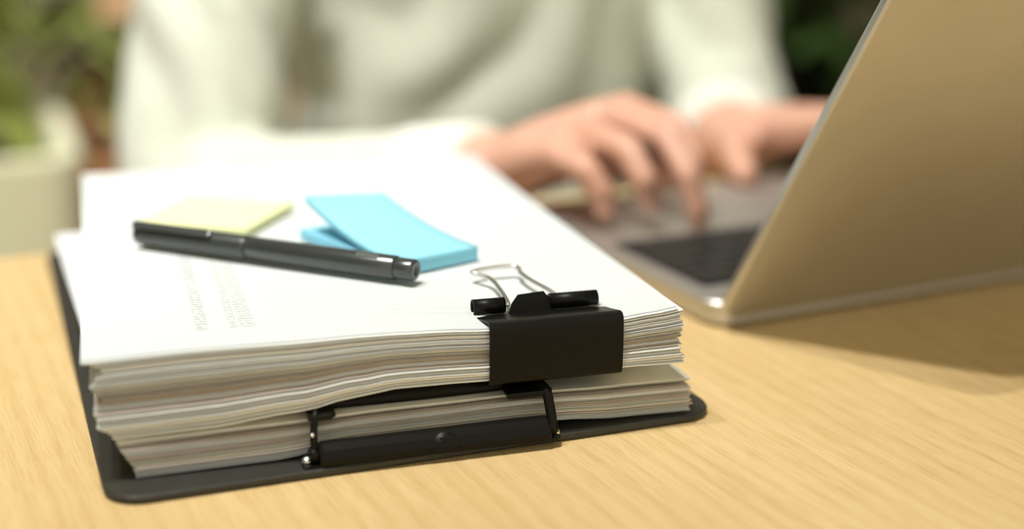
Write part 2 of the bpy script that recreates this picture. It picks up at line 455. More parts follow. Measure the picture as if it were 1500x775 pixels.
# the press bar across the sheets, arched in the middle
bm = bmesh.new(); rings = []
for k in range(25):
    a = -0.003 + (BARL + 0.0055) * k / 24
    h = 0.0014 + 0.0032 * math.sin(math.pi * k / 24) ** 1.2
    wdt = 0.004 + 0.0015 * math.sin(math.pi * k / 24)
    c = cbp(a, 0.0190, 0.0195)
    rings.append([bm.verts.new(c + ey * (wdt * math.cos(q)) + Vector((0, 0, max(-0.0012, h * math.sin(q))))) for q in [2 * math.pi * j / 12 for j in range(12)]])
for A, B in zip(rings, rings[1:]):
    for k in range(12): bm.faces.new((A[k], A[(k + 1) % 12], B[(k + 1) % 12], B[k]))
bm.faces.new(rings[0][::-1]); bm.faces.new(rings[-1])
obj('press_bar', bm, BLACK_METAL, cb, True)
for a in (-0.0040, BARL + 0.0028):
    b2 = lathe([(0.0, 0.0022), (0.0010, 0.0020), (0.0018, 0.0012), (0.0021, 0.0), (0.0, 0.0)], 18)
    bmesh.ops.transform(b2, matrix=Matrix.Translation(cbp(a, 0.0035, 0.0040)), verts=b2.verts)
    obj('rivet', b2, STEEL, cb, True)

# ------------------------------------------------------------------ paper stacks
def sheet_mesh(name, W, D, thick, zfun, nx=30, ny=12, curl=0.0):
    """one sheet with real thickness following zfun(x, y) (height of its underside)"""
    bm = bmesh.new(); top = []; bot = []
    xs = [W * i / nx for i in range(nx + 1)]
    ys = [D * (j / ny) ** 1.5 for j in range(ny + 1)]
    for j, y in enumerate(ys):
        rt = []; rb = []
        for i, x in enumerate(xs):
            z = zfun(x, y)
            rb.append(bm.verts.new((x, y, z))); rt.append(bm.verts.new((x, y, z + thick)))
        top.append(rt); bot.append(rb)
    for j in range(ny):
        for i in range(nx):
            bm.faces.new((top[j][i], top[j][i + 1], top[j + 1][i + 1], top[j + 1][i]))
            bm.faces.new((bot[j][i], bot[j + 1][i], bot[j + 1][i + 1], bot[j][i + 1]))
    for i in range(nx):
        bm.faces.new((bot[0][i], bot[0][i + 1], top[0][i + 1], top[0][i])); bm.faces.new((bot[ny][i + 1], bot[ny][i], top[ny][i], top[ny][i + 1]))
    for j in range(ny):
        bm.faces.new((bot[j + 1][0], bot[j][0], top[j][0], top[j + 1][0])); bm.faces.new((bot[j][nx], bot[j + 1][nx], top[j + 1][nx], top[j][nx]))
    return bm

def make_stack(parent, n, seed, zb, zt, pick, thick_of, org_of, W=0.210, D=0.297, fan=None, top_mat=None, noise_amp=0.00035):
    rnd = random.Random(seed)
    raw = []
    for i in range(n):
        raw.append((thick_of(i, rnd), rnd.choice((0.03, 0.05, 0.08, 0.12, 0.35)) * 0.0016))
    tot = sum(a + b for a, b in raw)
    acc = 0.0
    for i in range(n):
        th, gap = raw[i]
        f0 = acc / tot; acc += th + gap
        ft = th / tot
        (ox, oy, rz, W2, D2) = org_of(i, i / (n - 1), rnd)
        ph = rnd.uniform(0, 50); k = i / (n - 1)
        def zf(x, y, f0=f0, k=k, i=i, oy=oy, ox=ox):
            a = zb(x + ox, y); b = zt(x + ox, y)
            z = a + (b - a) * f0
            # neighbouring sheets ripple almost together, so they never pass through one another
            z += noise_amp * noise.noise(Vector((x * 22 + ox * 0, y * 7, k * 2.2 + seed)))
            return z
        span = 0.5 * ((zt(0.05, 0.02) - zb(0.05, 0.02)) + (zt(0.16, 0.02) - zb(0.16, 0.02)))
        last = i == n - 1
        bm = sheet_mesh('sheet', W2, D2, span * ft * 0.96, zf)
        mt = top_mat if (last and top_mat) else pick(i, i / (n - 1), rnd)
        o = obj('sheet', bm, mt, parent, False, (ox, oy, 0), (0, 0, rz))

def gauss(x, s): return math.exp(-(x / s) ** 2)

# lower stack, held by the clipboard's clip
LT = math.radians(-3.07)
lower = thing('paper_stack', 'thin lower stack of loose papers gripped by the clipboard clip', 'papers', (0.0118, 0.0145, 0.0), LT)
LZB = [(0.0, 0.00335), (0.045, 0.0036), (0.075, 0.0064), (0.135, 0.0068), (0.150, 0.0058), (0.175, 0.0040), (0.21, 0.00335)]
LZT = [(0.0, 0.0168), (0.05, 0.0172), (0.09, 0.0180), (0.14, 0.0180), (0.17, 0.0170), (0.21, 0.0162)]
def l_zb(x, y):
    return 0.0034 + (lerp_tab(LZB, x) - 0.0034) * gauss(y, 0.07)
def l_zt(x, y):
    return 0.0164 + (lerp_tab(LZT, x) - 0.0164) * gauss(y, 0.08)
def l_thick(i, r): return r.choice((0.00018, 0.00022, 0.00030, 0.00045, 0.0006))
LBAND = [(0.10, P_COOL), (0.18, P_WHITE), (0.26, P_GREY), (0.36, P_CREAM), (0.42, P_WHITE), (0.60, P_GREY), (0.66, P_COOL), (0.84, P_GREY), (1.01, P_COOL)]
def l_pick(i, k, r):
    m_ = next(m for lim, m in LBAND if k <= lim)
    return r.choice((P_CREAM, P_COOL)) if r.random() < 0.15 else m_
def l_org(i, k, r):
    if 0.80 < k < 0.92:        # a few sheets turned out past the others at the far left
        return (-0.0055 + r.uniform(-.0008, .0008), 0.001 + r.uniform(0, .0006), math.radians(3.3), 0.209, 0.297)
    dx = -0.0060 * k ** 1.1 + r.uniform(-0.0007, 0.0007)
    return (dx, r.choice((-0.0012, -0.0006, 0.0, 0.0004, 0.0008)) + 0.0005 * k, math.radians(r.uniform(-0.12, 0.12)), 0.2045 - dx + r.uniform(-0.0015, 0.0003), 0.297)
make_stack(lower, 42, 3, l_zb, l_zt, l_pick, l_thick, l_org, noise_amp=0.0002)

# upper stack, held by the binder clip
UT = math.radians(-4.8)
upper = thing('paper_stack', 'thick upper stack of white papers held by the binder clip', 'papers', (-0.0033, 0.016, 0.0), UT)
UZB = [(0.0, 0.0182), (0.038, 0.0190), (0.070, 0.0214), (0.090, 0.0248), (0.104, 0.0265), (0.121, 0.0263), (0.138, 0.0260), (0.188, 0.0262), (0.214, 0.0258)]
UZT = [(0.0, 0.0473), (0.04, 0.0481), (0.0855, 0.0478), (0.120, 0.0470), (0.138, 0.0462), (0.163, 0.0458), (0.188, 0.0460), (0.200, 0.0470), (0.214, 0.0485)]
def u_zb(x, y):
    return 0.0190 + (lerp_tab(UZB, x) - 0.0190) * gauss(y, 0.10)
def u_zt(x, y):
    z = 0.0474 + (lerp_tab(UZT, x) - 0.0474) * gauss(y, 0.05)
    z -= 0.0034 * gauss(x - 0.163, 0.036) * gauss(y - 0.021, 0.017)       # pressed down under the clip's lips
    return z
def u_thick(i, r): return r.choice((0.00014, 0.00018, 0.00022, 0.00030, 0.00055)) if 22 < i < 52 else r.choice((0.00022, 0.00035, 0.0005, 0.0008))
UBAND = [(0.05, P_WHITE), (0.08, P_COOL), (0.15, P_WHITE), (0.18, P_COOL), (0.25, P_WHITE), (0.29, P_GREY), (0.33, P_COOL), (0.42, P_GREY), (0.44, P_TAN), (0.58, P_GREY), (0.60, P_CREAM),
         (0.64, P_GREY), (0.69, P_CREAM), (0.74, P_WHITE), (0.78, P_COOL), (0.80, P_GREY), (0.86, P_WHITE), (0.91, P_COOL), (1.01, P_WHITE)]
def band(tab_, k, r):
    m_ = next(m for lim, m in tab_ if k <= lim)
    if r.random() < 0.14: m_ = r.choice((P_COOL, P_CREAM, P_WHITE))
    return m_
def u_pick(i, k, r): return band(UBAND, k, r)
USTEP = [(0.0, 0.0085), (0.05, 0.006), (0.12, 0.0040), (0.30, 0.0028), (0.45, 0.0050), (0.60, 0.0035), (0.75, 0.0024), (0.86, 0.0066), (0.93, 0.0040), (0.97, 0.0008), (1.0, -0.0003)]
def u_org(i, k, r):
    dx = lerp_tab(USTEP, k) + r.uniform(-0.0009, 0.0009)
    right = 0.2100 + (0.0035 if k < 0.08 else r.uniform(0.0005, 0.0028))
    if k > 0.97: dx = -0.0003; right = 0.2098
    proud = 0.0010 if 0.26 < k < 0.66 else (0.0006 if k < 0.06 else (-0.0004 if k < 0.26 else 0.0))
    return (dx, proud + r.choice((-0.0009, -0.0005, 0.0, 0.0003, 0.0006)), math.radians(r.uniform(-0.10, 0.10)), right - dx, 0.297)
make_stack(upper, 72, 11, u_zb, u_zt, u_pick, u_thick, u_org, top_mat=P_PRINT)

# ------------------------------------------------------------------ binder clip on the upper stack
def up(a, b, z): return Vector((-0.0033 + a * math.cos(UT) - b * math.sin(UT), 0.016 + a * math.sin(UT) + b * math.cos(UT), z))
bc = thing('binder_clip', 'large black binder clip with folded steel wire handle on the upper papers', 'clip', up(0.163, 0.0, 0.0), UT)
CW = 0.0252
SP_Z0, SP_Z1 = 0.0242, 0.0476
# spring body: spine and two plates as one bent strip (profile in the clip's y-z plane), thickness 0.7 mm
outer = [(0.0212, 0.0436), (0.0120, 0.0453), (0.0040, 0.04715), (0.0012, 0.0477), (-0.0006, 0.0474), (-0.0016, 0.0464), (-0.0020, 0.0445), (-0.0022, 0.0400),
         (-0.0023, 0.0360), (-0.0022, 0.0310), (-0.0020, 0.0270), (-0.0016, 0.0252), (-0.0006, 0.0243), (0.0012, 0.0240), (0.0060, 0.0241), (0.0140, 0.0244), (0.0212, 0.0248)]
tk = 0.0006
def offset_in(pts, d):
    out = []
    for i, p in enumerate(pts):
        a = Vector(pts[max(i - 1, 0)]); b = Vector(pts[min(i + 1, len(pts) - 1)])
        t = (b - a).normalized(); nrm = Vector((-t.y, t.x))
        out.append((p[0] + nrm.x * d, p[1] + nrm.y * d))
    return out
inner = offset_in(outer, tk)
def strip(x0, x1, prof_o, prof_i):
    bm = bmesh.new()
    A = [[bm.verts.new((x, p[0], p[1])) for p in prof_o] for x in (x0, x1)]
    B = [[bm.verts.new((x, p[0], p[1])) for p in prof_i] for x in (x0, x1)]
    n = len(prof_o)
    for i in range(n - 1):
        bm.faces.new((A[0][i], A[0][i + 1], A[1][i + 1], A[1][i])); bm.faces.new((B[0][i], B[1][i], B[1][i + 1], B[0][i + 1]))
        bm.faces.new((A[0][i], B[0][i], B[0][i + 1], A[0][i + 1])); bm.faces.new((A[1][i], A[1][i + 1], B[1][i + 1], B[1][i]))
    for i in (0, n - 1): bm.faces.new((A[0][i], A[1][i], B[1][i], B[0][i]))
    return bm
body = obj('spring_body', strip(-CW, CW, outer, inner), BLACK_METAL, bc, True)
body.data.set_sharp_from_angle(angle=math.radians(35)) if hasattr(body.data, 'set_sharp_from_angle') else None
# rolled lips: open tubes at both ends of each plate, leaving the wire seats free
RZ, RY, RR = 0.0466, 0.0222, 0.0030
def roll(x0, x1, cy, cz, flip=1):
    bm = bmesh.new(); po = []; pi_ = []
    for k in range(15):
        a = math.radians(-100 + 330 * k / 14) * flip
        po.append((cy + RR * math.cos(a), cz + RR * math.sin(a))); pi_.append((cy + (RR - 0.0006) * math.cos(a), cz + (RR - 0.0006) * math.sin(a)))
    b = strip(x0, x1, po, pi_); merge(bm, b); return bm
for x0, x1 in ((-CW, -0.0130), (0.0045, CW - 0.002)):
    obj('rolled_lip', roll(x0, x1, RY, RZ, 1), BLACK_METAL, body, True)
for x0, x1 in ((-CW, -0.0130), (0.0085, CW)):
    obj('rolled_lip', roll(x0, x1, RY, 0.0222, -1), BLACK_METAL, body, True)
# the tongue standing up between the two lips
bm = bmesh.new()
pts = [(-0.0118, 0.0438), (-0.0105, 0.0470), (-0.0078, 0.0502), (0.0022, 0.0508), (0.0046, 0.0480), (0.0070, 0.0438)]
A = [bm.verts.new((p[0], 0.0200 + (p[1] - 0.0438) * 0.25, p[1])) for p in pts]; B = [bm.verts.new((p[0], 0.0207 + (p[1] - 0.0438) * 0.25, p[1])) for p in pts]
bm.faces.new(A); bm.faces.new(B[::-1])
for i in range(len(pts)): bm.faces.new((A[i], A[(i + 1) % len(pts)], B[(i + 1) % len(pts)], B[i]))
obj('tongue', bm, BLACK_METAL, body)
# wire handles
def wire(pts, r): 
    bm = bmesh.new(); tube(bm, smooth_path(pts, 8), r, 10); return bm
hz = RZ
obj('wire_handle', wire([(-0.0200, RY, hz), (-0.0125, RY, hz), (-0.0112, RY + 0.0012, hz + .0002), (-0.0112, 0.0330, 0.0487), (-0.0118, 0.0440, 0.0500), (-0.0150, 0.0496, 0.0507), (-0.0172, 0.0524, 0.0510), (-0.0120, 0.0545, 0.0513),
                         (-0.0020, 0.0553, 0.0515), (0.0015, 0.0535, 0.0512), (0.0012, 0.0480, 0.0505), (0.0030, 0.0400, 0.0496), (0.0068, 0.0300, 0.0484), (0.0092, RY + 0.0012, hz + .0002), (0.0105, RY, hz), (0.0200, RY, hz)], 0.00095), STEEL, bc, True)
obj('wire_handle', wire([(-0.0200, RY, 0.0225), (-0.0120, RY, 0.0225), (-0.0105, 0.0232, 0.0225), (-0.0080, 0.0360, 0.0215), (-0.0085, 0.0480, 0.0205), (0.0085, 0.0480, 0.0205), (0.0080, 0.0360, 0.0215), (0.0105, 0.0232, 0.0225), (0.0120, RY, 0.0225), (0.0200, RY, 0.0225)], 0.00095), STEEL, bc, True)

# ------------------------------------------------------------------ sticky notes and pen on the papers
TOPZ = 0.04795
def quad_block(name, cx, cy, w, d, z0, z1, rz, mt, parent, bev=0.0003):
    return obj(name, box(-w / 2, w / 2, -d / 2, d / 2, z0, z1, bev, 2), mt, parent, False, (0, 0, 0), (0, 0, 0))
yp = thing('sticky_note_pad', 'pale yellow square sticky note pad behind the pen', 'sticky notes', (0.0697, 0.1863, TOPZ), math.radians(-35), 'sticky note pads on the papers')
quad_block('note_block', 0, 0, 0.052, 0.054, 0.0, 0.0034, 0, YELLOW, yp)
obj('top_note', prism(round_rect(-0.0261, 0.0261, -0.0271, 0.0271, 0.0004, 2), 0.0035, 0.0037), YELLOW, yp)

G = Vector((0.1205, 0.0700, TOPZ)); e1 = Vector((0.952, 0.307, 0)).normalized(); rzb = math.atan2(e1.y, e1.x)
bp = thing('sticky_note_pad', 'sky blue sticky note pad with curled upper notes beside the pen', 'sticky notes', G, rzb, 'sticky note pads on the papers')
PW, PL = 0.0395, 0.0745
obj('note_block', box(0, PW, 0, PL, 0.0, 0.0042, 0.0002, 1), BLUE_D, bp)
for q in range(5):
    nx, ny = 8, 22; th = 0.0003
    lift = 1.0 - 0.02 * (4 - q)
    bm = bmesh.new(); top = []; bot = []
    for j in range(ny + 1):
        s = j / ny; rt = []; rb = []
        for i in range(nx + 1):
            u = i / nx
            rise = (0.0140 * (1 - u) + 0.0098 * u) * lift
            c = max(0.0, (s - 0.05) / 0.95)
            z = 0.0043 + q * 0.00032 + rise * c ** 1.75
            yy = PL * (s - 0.075 * c ** 2)
            rb.append(bm.verts.new((u * PW, yy, z))); rt.append(bm.verts.new((u * PW, yy, z + th)))
        top.append(rt); bot.append(rb)
    for j in range(ny):
        for i in range(nx):
            bm.faces.new((top[j][i], top[j][i + 1], top[j + 1][i + 1], top[j + 1][i])); bm.faces.new((bot[j][i], bot[j + 1][i], bot[j + 1][i + 1], bot[j][i + 1]))
    for i in range(nx):
        bm.faces.new((bot[0][i], bot[0][i + 1], top[0][i + 1], top[0][i])); bm.faces.new((bot[ny][i + 1], bot[ny][i], top[ny][i], top[ny][i + 1]))
    for j in range(ny):
        bm.faces.new((bot[j + 1][0], bot[j][0], top[j][0], top[j + 1][0])); bm.faces.new((bot[j][nx], bot[j + 1][nx], top[j + 1][nx], top[j][nx]))
    obj('curled_note', bm, BLUE, bp, True)

PA = Vector((0.0312, 0.1540, 0)); PB = Vector((0.1243, 0.0588, 0)); pd = (PB - PA); PLEN = pd.length
pr = 0.0050
pen = thing('felt_tip_pen', 'black capped felt tip pen lying across the papers', 'pen', (PA.x, PA.y, TOPZ + pr + 0.0003), math.atan2(pd.y, pd.x))
CAPL = 0.056
obj('cap', lathe([(0.0, 0.0), (0.0030, 0.0), (0.0044, 0.0006), (0.0049, 0.0018), (0.0050, 0.006), (0.0050, CAPL - 0.001), (0.0048, CAPL), (0.0, CAPL)], 32, 'X'), PEN, pen, True)
barrel = obj('barrel', lathe([(0.0, CAPL), (0.0045, CAPL), (0.0045, CAPL + 0.0009), (0.0049, CAPL + 0.0014), (0.0049, 0.108), (0.0048, 0.1245), (0.0045, 0.125), (0.0, 0.125)], 32, 'X'), PEN, pen, True)
obj('end_plug', lathe([(0.0, 0.1250), (0.0042, 0.1250), (0.0044, 0.1256), (0.0043, PLEN - 0.001), (0.0038, PLEN), (0.0016, PLEN), (0.0014, PLEN - 0.0015), (0.0, PLEN - 0.0015)], 32, 'X'), PEN, pen, True)
bm = bmesh.new()
add_box(bm, 0.0010, 0.040, -0.0017, 0.0017, 0.0057, 0.0068, 0.0004)
add_box(bm, 0.0010, 0.0060, -0.0015, 0.0015, 0.0040, 0.0062, 0.0003)
b2 = lathe([(0, -0.0009), (0.0015, -0.0005), (0.0015, 0.0004), (0, 0.0008)], 14); merge(bm, b2, Matrix.Translation((0.0380, 0, 0.0056)))
cl = obj('pocket_clip', bm, PEN, pen); cl.rotation_euler = (math.radians(38), 0, 0)
o = obj('size_mark', box(0.108, 0.118, -0.0012, 0.0012, 0.00475, 0.0050, 0.0001, 1), PEN_GREY, pen); o.rotation_euler = (math.radians(30), 0, 0)

# ------------------------------------------------------------------ laptop
LP = Vector((0.2772, 0.0930, 0.0))
lap = thing('laptop', 'open silver laptop with its back turned to the papers', 'laptop', LP, TH)
LW, LD = 0.304, 0.212
obj('base', prism(round_rect(0, LW, 0, LD, 0.011, 6), 0.0014, 0.0125, 0.0011), ALU, lap)
for fx in (0.03, LW - 0.03):
    for fy in (0.025, LD - 0.025):
        b2 = lathe([(0, 0), (0.006, 0), (0.007, 0.0014), (0, 0.0014)], 18); bmesh.ops.transform(b2, matrix=Matrix.Translation((fx, fy, 0)), verts=b2.verts)
        obj('foot', b2, RUBBER, lap)
KX0, KX1, KY0, KY1 = 0.0105, LW - 0.0105, 0.026, 0.112
kb = obj('keyboard_tray', prism(round_rect(KX0, KX1, KY0, KY1, 0.003, 3), 0.0124, 0.01265), KEYCAP, lap)
rows = [(14, [1] * 14, 0.55), (14, [1] * 13 + [1.5], 1), (14, [1.5] + [1] * 13, 1), (13, [1.75] + [1] * 11 + [1.75], 1), (12, [2.25] + [1] * 10 + [2.25], 1), (9, [1, 1, 1, 1.25, 5, 1.25, 1, 1, 1], 1)]
yy = KY0 + 0.0012; depth = (KY1 - KY0 - 0.0024) / (5 + 0.55)
key_cache = {}
for n, ws, h in rows:
    tw = (KX1 - KX0 - 0.003); unit = tw / sum(ws); xx = KX1 - 0.0015
    for wk in ws:                                     # the typist's left is this frame's right
        kw, kd = wk * unit - 0.0022, depth * h - 0.0022
        key = (round(kw, 5), round(kd, 5))
        if key not in key_cache:
            b2 = bmesh.new(); bmesh.ops.create_cube(b2, size=1)
            for v in b2.verts:
                s = 0.94 if v.co.z > 0 else 1
                v.co = Vector((v.co.x * kw * s, v.co.y * kd * s, (v.co.z + 0.5) * 0.0013))
            me = bpy.data.meshes.new('key'); b2.to_mesh(me); b2.free(); me.materials.append(KEYCAP); key_cache[key] = me
        obj('key', key_cache[key], None, kb, False, (xx - wk * unit / 2, yy + depth * h / 2, 0.01265))
        xx -= wk * unit
    yy += depth * h
obj('trackpad', prism(round_rect(LW / 2 - 0.055, LW / 2 + 0.055, 0.124, 0.200, 0.003, 3), 0.0124, 0.01268), ALU, lap)
# lid, opened wide and leaning back over the table
LEAN = math.radians(32.5); LH = 0.214; LTK = 0.0048
lid_m = Matrix.Translation((0, -0.0015, 0.0055)) @ Matrix.Rotation(LEAN, 4, 'X')
def lid_part(name, bm, mt, parent, smooth=False):
    # outline drawn in x-y, stood up so that y becomes the lid's height and z its outward face
    bmesh.ops.transform(bm, matrix=lid_m @ Matrix.Rotation(math.pi / 2, 4, 'X'), verts=bm.verts)
    return obj(name, bm, mt, parent, smooth)
lid = lid_part('lid', prism(round_rect(0, LW, 0, LH, 0.010, 8), -LTK, 0.0, 0.0012), ALU, lap)
lid_part('display', prism(round_rect(0.005, LW - 0.005, 0.010, LH - 0.005, 0.004, 4), -LTK - 0.0004, -LTK + 0.0001), GLASS, lid)
bm = bmesh.new(); tube(bm, [(0.035, 0.004, 0.0085), (LW - 0.035, 0.004, 0.0085)], 0.0042, 16); obj('hinge', bm, RUBBER, lap, True)

# ------------------------------------------------------------------ person at the far side of the table
YAW = math.radians(5.5)
person = thing('person', 'person in a cream shirt typing on the laptop', 'person', (0.385, 0.74, FLOOR_Z))
PO = Vector((0.385, 0.74, FLOOR_Z))
def loc(bm_or_me): return bm_or_me
shR, elR, wrR = Vector((0.172, 0.682, 0.232)), Vector((0.118, 0.575, -0.042)), Vector((0.253, 0.322, 0.027))
shL, elL, wrL = Vector((0.548, 0.700, 0.232)), Vector((0.572, 0.600, -0.005)), Vector((0.448, 0.385, 0.026))
bm = bmesh.new()
loft(bm, [((0.38, 0.76, -0.30), 0.14, 0.10, YAW), ((0.380, 0.745, -0.15), 0.115, 0.09, YAW), ((0.382, 0.718, 0.02), 0.110, 0.085, YAW), ((0.378, 0.705, 0.16), 0.120, 0.085, YAW),
          ((0.367, 0.69, 0.235), 0.150, 0.075, YAW), ((0.367, 0.69, 0.305), 0.09, 0.055, YAW), ((0.367, 0.685, 0.34), 0.055, 0.05, YAW)])
chain(bm, [(0.367, 0.685, 0.32), (0.366, 0.66, 0.42)], [0.052, 0.050])
# head: skull, jaw, nose, ears
chain(bm, [(0.365, 0.655, 0.52), (0.366, 0.635, 0.50)], [0.088, 0.080]); chain(bm, [(0.366, 0.620, 0.455), (0.367, 0.600, 0.425)], [0.058, 0.036])
chain(bm, [(0.367, 0.560, 0.500), (0.368, 0.545, 0.470)], [0.010, 0.014])
for s in (-1, 1): chain(bm, [(0.365 + s * 0.084, 0.655, 0.505), (0.365 + s * 0.086, 0.650, 0.470)], [0.014, 0.010])
chain(bm, [shR, elR, wrR], [0.050, 0.040, 0.027]); chain(bm, [shL, elL, wrL], [0.050, 0.040, 0.027])
def hand(bm, wrist, knuckles, fingers, thumb, r=0.0080):
    w_ = Vector(wrist)
    for K in knuckles: chain(bm, [w_, (w_ + Vector(K)) / 2 + Vector((0, 0, 0.002)), K], [0.021, 0.016, 0.0105])
    for a, b in zip(knuckles, knuckles[1:]): chain(bm, [(w_ * 0.45 + Vector(a) * 0.55), (w_ * 0.45 + Vector(b) * 0.55)], [0.013, 0.013])
    for K, F in zip(knuckles, fingers): chain(bm, [K] + F, [0.0098, r * 1.06, r * 0.95, r * 0.84])
    chain(bm, thumb, [0.017, 0.0125, 0.0100, 0.0088])
kR = [Vector((.335, .312, .064)), Vector((.313, .295, .065)), Vector((.291, .280, .060)), Vector((.272, .269, .049))]
hand(bm, wrR, kR,
     [[(.346, .270, .060), (.347, .250, .043), (.348, .247, .0230)],
      [(.326, .241, .060), (.329, .221, .043), (.334, .216, .0215)],
      [(.299, .232, .056), (.302, .219, .042), (.309, .226, .0285)],
      [(.276, .238, .046), (.283, .232, .034), (.289, .240, .0225)]],
     [Vector((.275, .325, .028)), (.312, .330, .032), (.340, .318, .028), (.358, .298, .0225)])
kL = [Vector((.462, .318, .044)), Vector((.481, .312, .049)), Vector((.499, .316, .047)), Vector((.514, .326, .041))]
hand(bm, wrL, kL,
     [[(.465, .278, .052), (.466, .259, .038), (.466, .250, .0215)],
      [(.488, .268, .056), (.490, .248, .040), (.490, .239, .0215)],
      [(.508, .276, .052), (.511, .257, .036), (.511, .249, .0215)],
      [(.524, .292, .044), (.528, .277, .032), (.529, .271, .0205)]],
     [Vector((.446, .362, .028)), (.432, .343, .028), (.419, .322, .025), (.414, .304, .0215)])
body_me = remeshed('body', bm, 0.0032, 3)
def rest_on_table(me):
    # arms laid over the table's edge flatten where they touch its top
    for v in me.vertices:
        y = (v.co.x + 0.036) * -math.sin(TH) + v.co.y * math.cos(TH)
        if y < 0.336 and -0.06 < v.co.z < 0.0008: v.co.z = 0.0008
rest_on_table(body_me)
body_me.transform(Matrix.Translation(-PO))
pbody = obj('body', body_me, SKIN, person)
# eyes, brows, mouth and hair
EYE = mat('eye_white', (0.8, 0.78, 0.74), 0.3); IRIS = mat('iris_brown', (0.05, 0.025, 0.012), 0.2); LIP = mat('lip', (0.45, 0.17, 0.13), 0.5)
def ball(c, rx, ry, rz_):
    b = bmesh.new(); bmesh.ops.create_uvsphere(b, u_segments=14, v_segments=10, radius=1)
    bmesh.ops.transform(b, matrix=Matrix.Translation(Vector(c) - PO) @ Matrix.Diagonal((rx, ry, rz_, 1)), verts=b.verts); return b
for s in (-1, 1):
    e = obj('eye', ball((0.367 + s * 0.031, 0.5675, 0.502), 0.012, 0.009, 0.007), EYE, pbody, True)
    obj('iris', ball((0.368 + s * 0.031, 0.5600, 0.500), 0.005, 0.003, 0.005), IRIS, pbody, True)
    obj('eyebrow', ball((0.367 + s * 0.032, 0.5630, 0.521), 0.017, 0.006, 0.003), HAIR, pbody, True)
obj('lips', ball((0.367, 0.566, 0.438), 0.022, 0.010, 0.007), LIP, pbody, True)
bm = bmesh.new()
chain(bm, [(0.365, 0.668, 0.535), (0.365, 0.650, 0.545)], [0.096, 0.090]); chain(bm, [(0.365, 0.700, 0.500), (0.365, 0.715, 0.470)], [0.080, 0.060])
hm = remeshed('hair', bm, 0.006, 3); hm.transform(Matrix.Translation(-PO)); obj('hair', hm, HAIR, pbody)

# shirt: torso and sleeves with folds, ending in cuffs
bm = bmesh.new()
loft(bm, [((0.38, 0.755, -0.24), 0.185, 0.145, YAW), ((0.378, 0.740, -0.12), 0.165, 0.140, YAW), ((0.382, 0.715, 0.02), 0.152, 0.128, YAW), ((0.376, 0.700, 0.15), 0.164, 0.124, YAW),
          ((0.364, 0.692, 0.235), 0.195, 0.105, YAW), ((0.364, 0.692, 0.285), 0.165, 0.085, YAW), ((0.366, 0.690, 0.322), 0.105, 0.070, YAW), ((0.367, 0.685, 0.345), 0.066, 0.060, YAW)])
d1 = (wrR - elR).normalized(); d2 = (wrL - elL).normalized()
cuR = wrR - d1 * 0.035; cuL = wrL - d2 * 0.030
chain(bm, [shR, (shR + elR) / 2 + Vector((-.004, -.006, 0)), elR, elR + (cuR - elR) * .5, cuR], [0.062, 0.061, 0.056, 0.043, 0.032])
chain(bm, [shL, (shL + elL) / 2, elL, elL + (cuL - elL) * .5, cuL], [0.062, 0.058, 0.053, 0.046, 0.035])
sm = remeshed('shirt', bm, 0.006, 5)
def seg_t(p, a, b):
    d = b - a; t = max(0, min(1, (p - a).dot(d) / d.length_squared)); return t, (p - (a + d * t)).length
sm.update()
vn = [v.normal.copy() for v in sm.vertices]
for v, nrm in zip(sm.vertices, vn):
    p = v.co.copy(); disp = 0.0
    tu, du = seg_t(p, shR, elR); tf, df = seg_t(p, elR, wrR); tu2, du2 = seg_t(p, shL, elL); tf2, df2 = seg_t(p, elL, wrL)
    dm = min(du, df, du2, df2)
    wob = noise.noise(p * 9) * 1.6
    if dm < 0.095:
        if du <= dm + 1e-6 or du2 <= dm + 1e-6:          # long diagonal folds on the upper sleeves
            q = p.x * 62 + p.z * 24 + wob
            disp = 0.0085 * (abs(math.sin(q * 0.9)) ** 1.4 - 0.5)
        else:                                            # gathers at the elbow fading to a smooth forearm
            t = tf if df <= df2 else tf2
            disp = 0.0075 * (abs(math.sin(t * 22 + p.z * 30 + wob)) - 0.5) * max(0.08, 1 - t * 2.6)
    else:                                                # hanging folds down the front
        q = p.x * 30 - p.z * 13 + wob * 1.3
        disp = 0.009 * (abs(math.sin(q)) ** 1.3 - 0.5)
    v.co = p + nrm * disp
rest_on_table(sm)
sm.transform(Matrix.Translation(-PO)); sm.update()
shirt = obj('shirt', sm, SHIRT, person)
for c, d in ((cuR, d1), (cuL, d2)):
    bm = bmesh.new(); rr = 0.0360 if c is cuL else 0.0325
    tube(bm, [c - PO - d * 0.030, c - PO - d * 0.026, c - PO + d * 0.028, c - PO + d * 0.031, c - PO + d * 0.029, c - PO - d * 0.02], [rr + .003, rr + .0045, rr + 0.001, rr - 0.001, rr - 0.0045, rr - .003], 28, False)
    cu = obj('cuff', bm, CUFF, shirt, True)
    s_ = d.orthogonal().normalized(); bb = c - PO + s_ * (rr + 0.003)
    b = bmesh.new(); bmesh.ops.create_uvsphere(b, u_segments=12, v_segments=8, radius=0.005)
    bmesh.ops.transform(b, matrix=Matrix.Translation(bb), verts=b.verts); obj('cuff_button', b, CUFF, shirt, True)
bm = bmesh.new(); tube(bm, [Vector((0.367, 0.684, 0.325)) - PO, Vector((0.366, 0.676, 0.352)) - PO, Vector((0.366, 0.672, 0.364)) - PO, Vector((0.366, 0.678, 0.335)) - PO], [0.070, 0.066, 0.060, 0.078], 28, False)
obj('collar', bm, SHIRT, shirt, True)
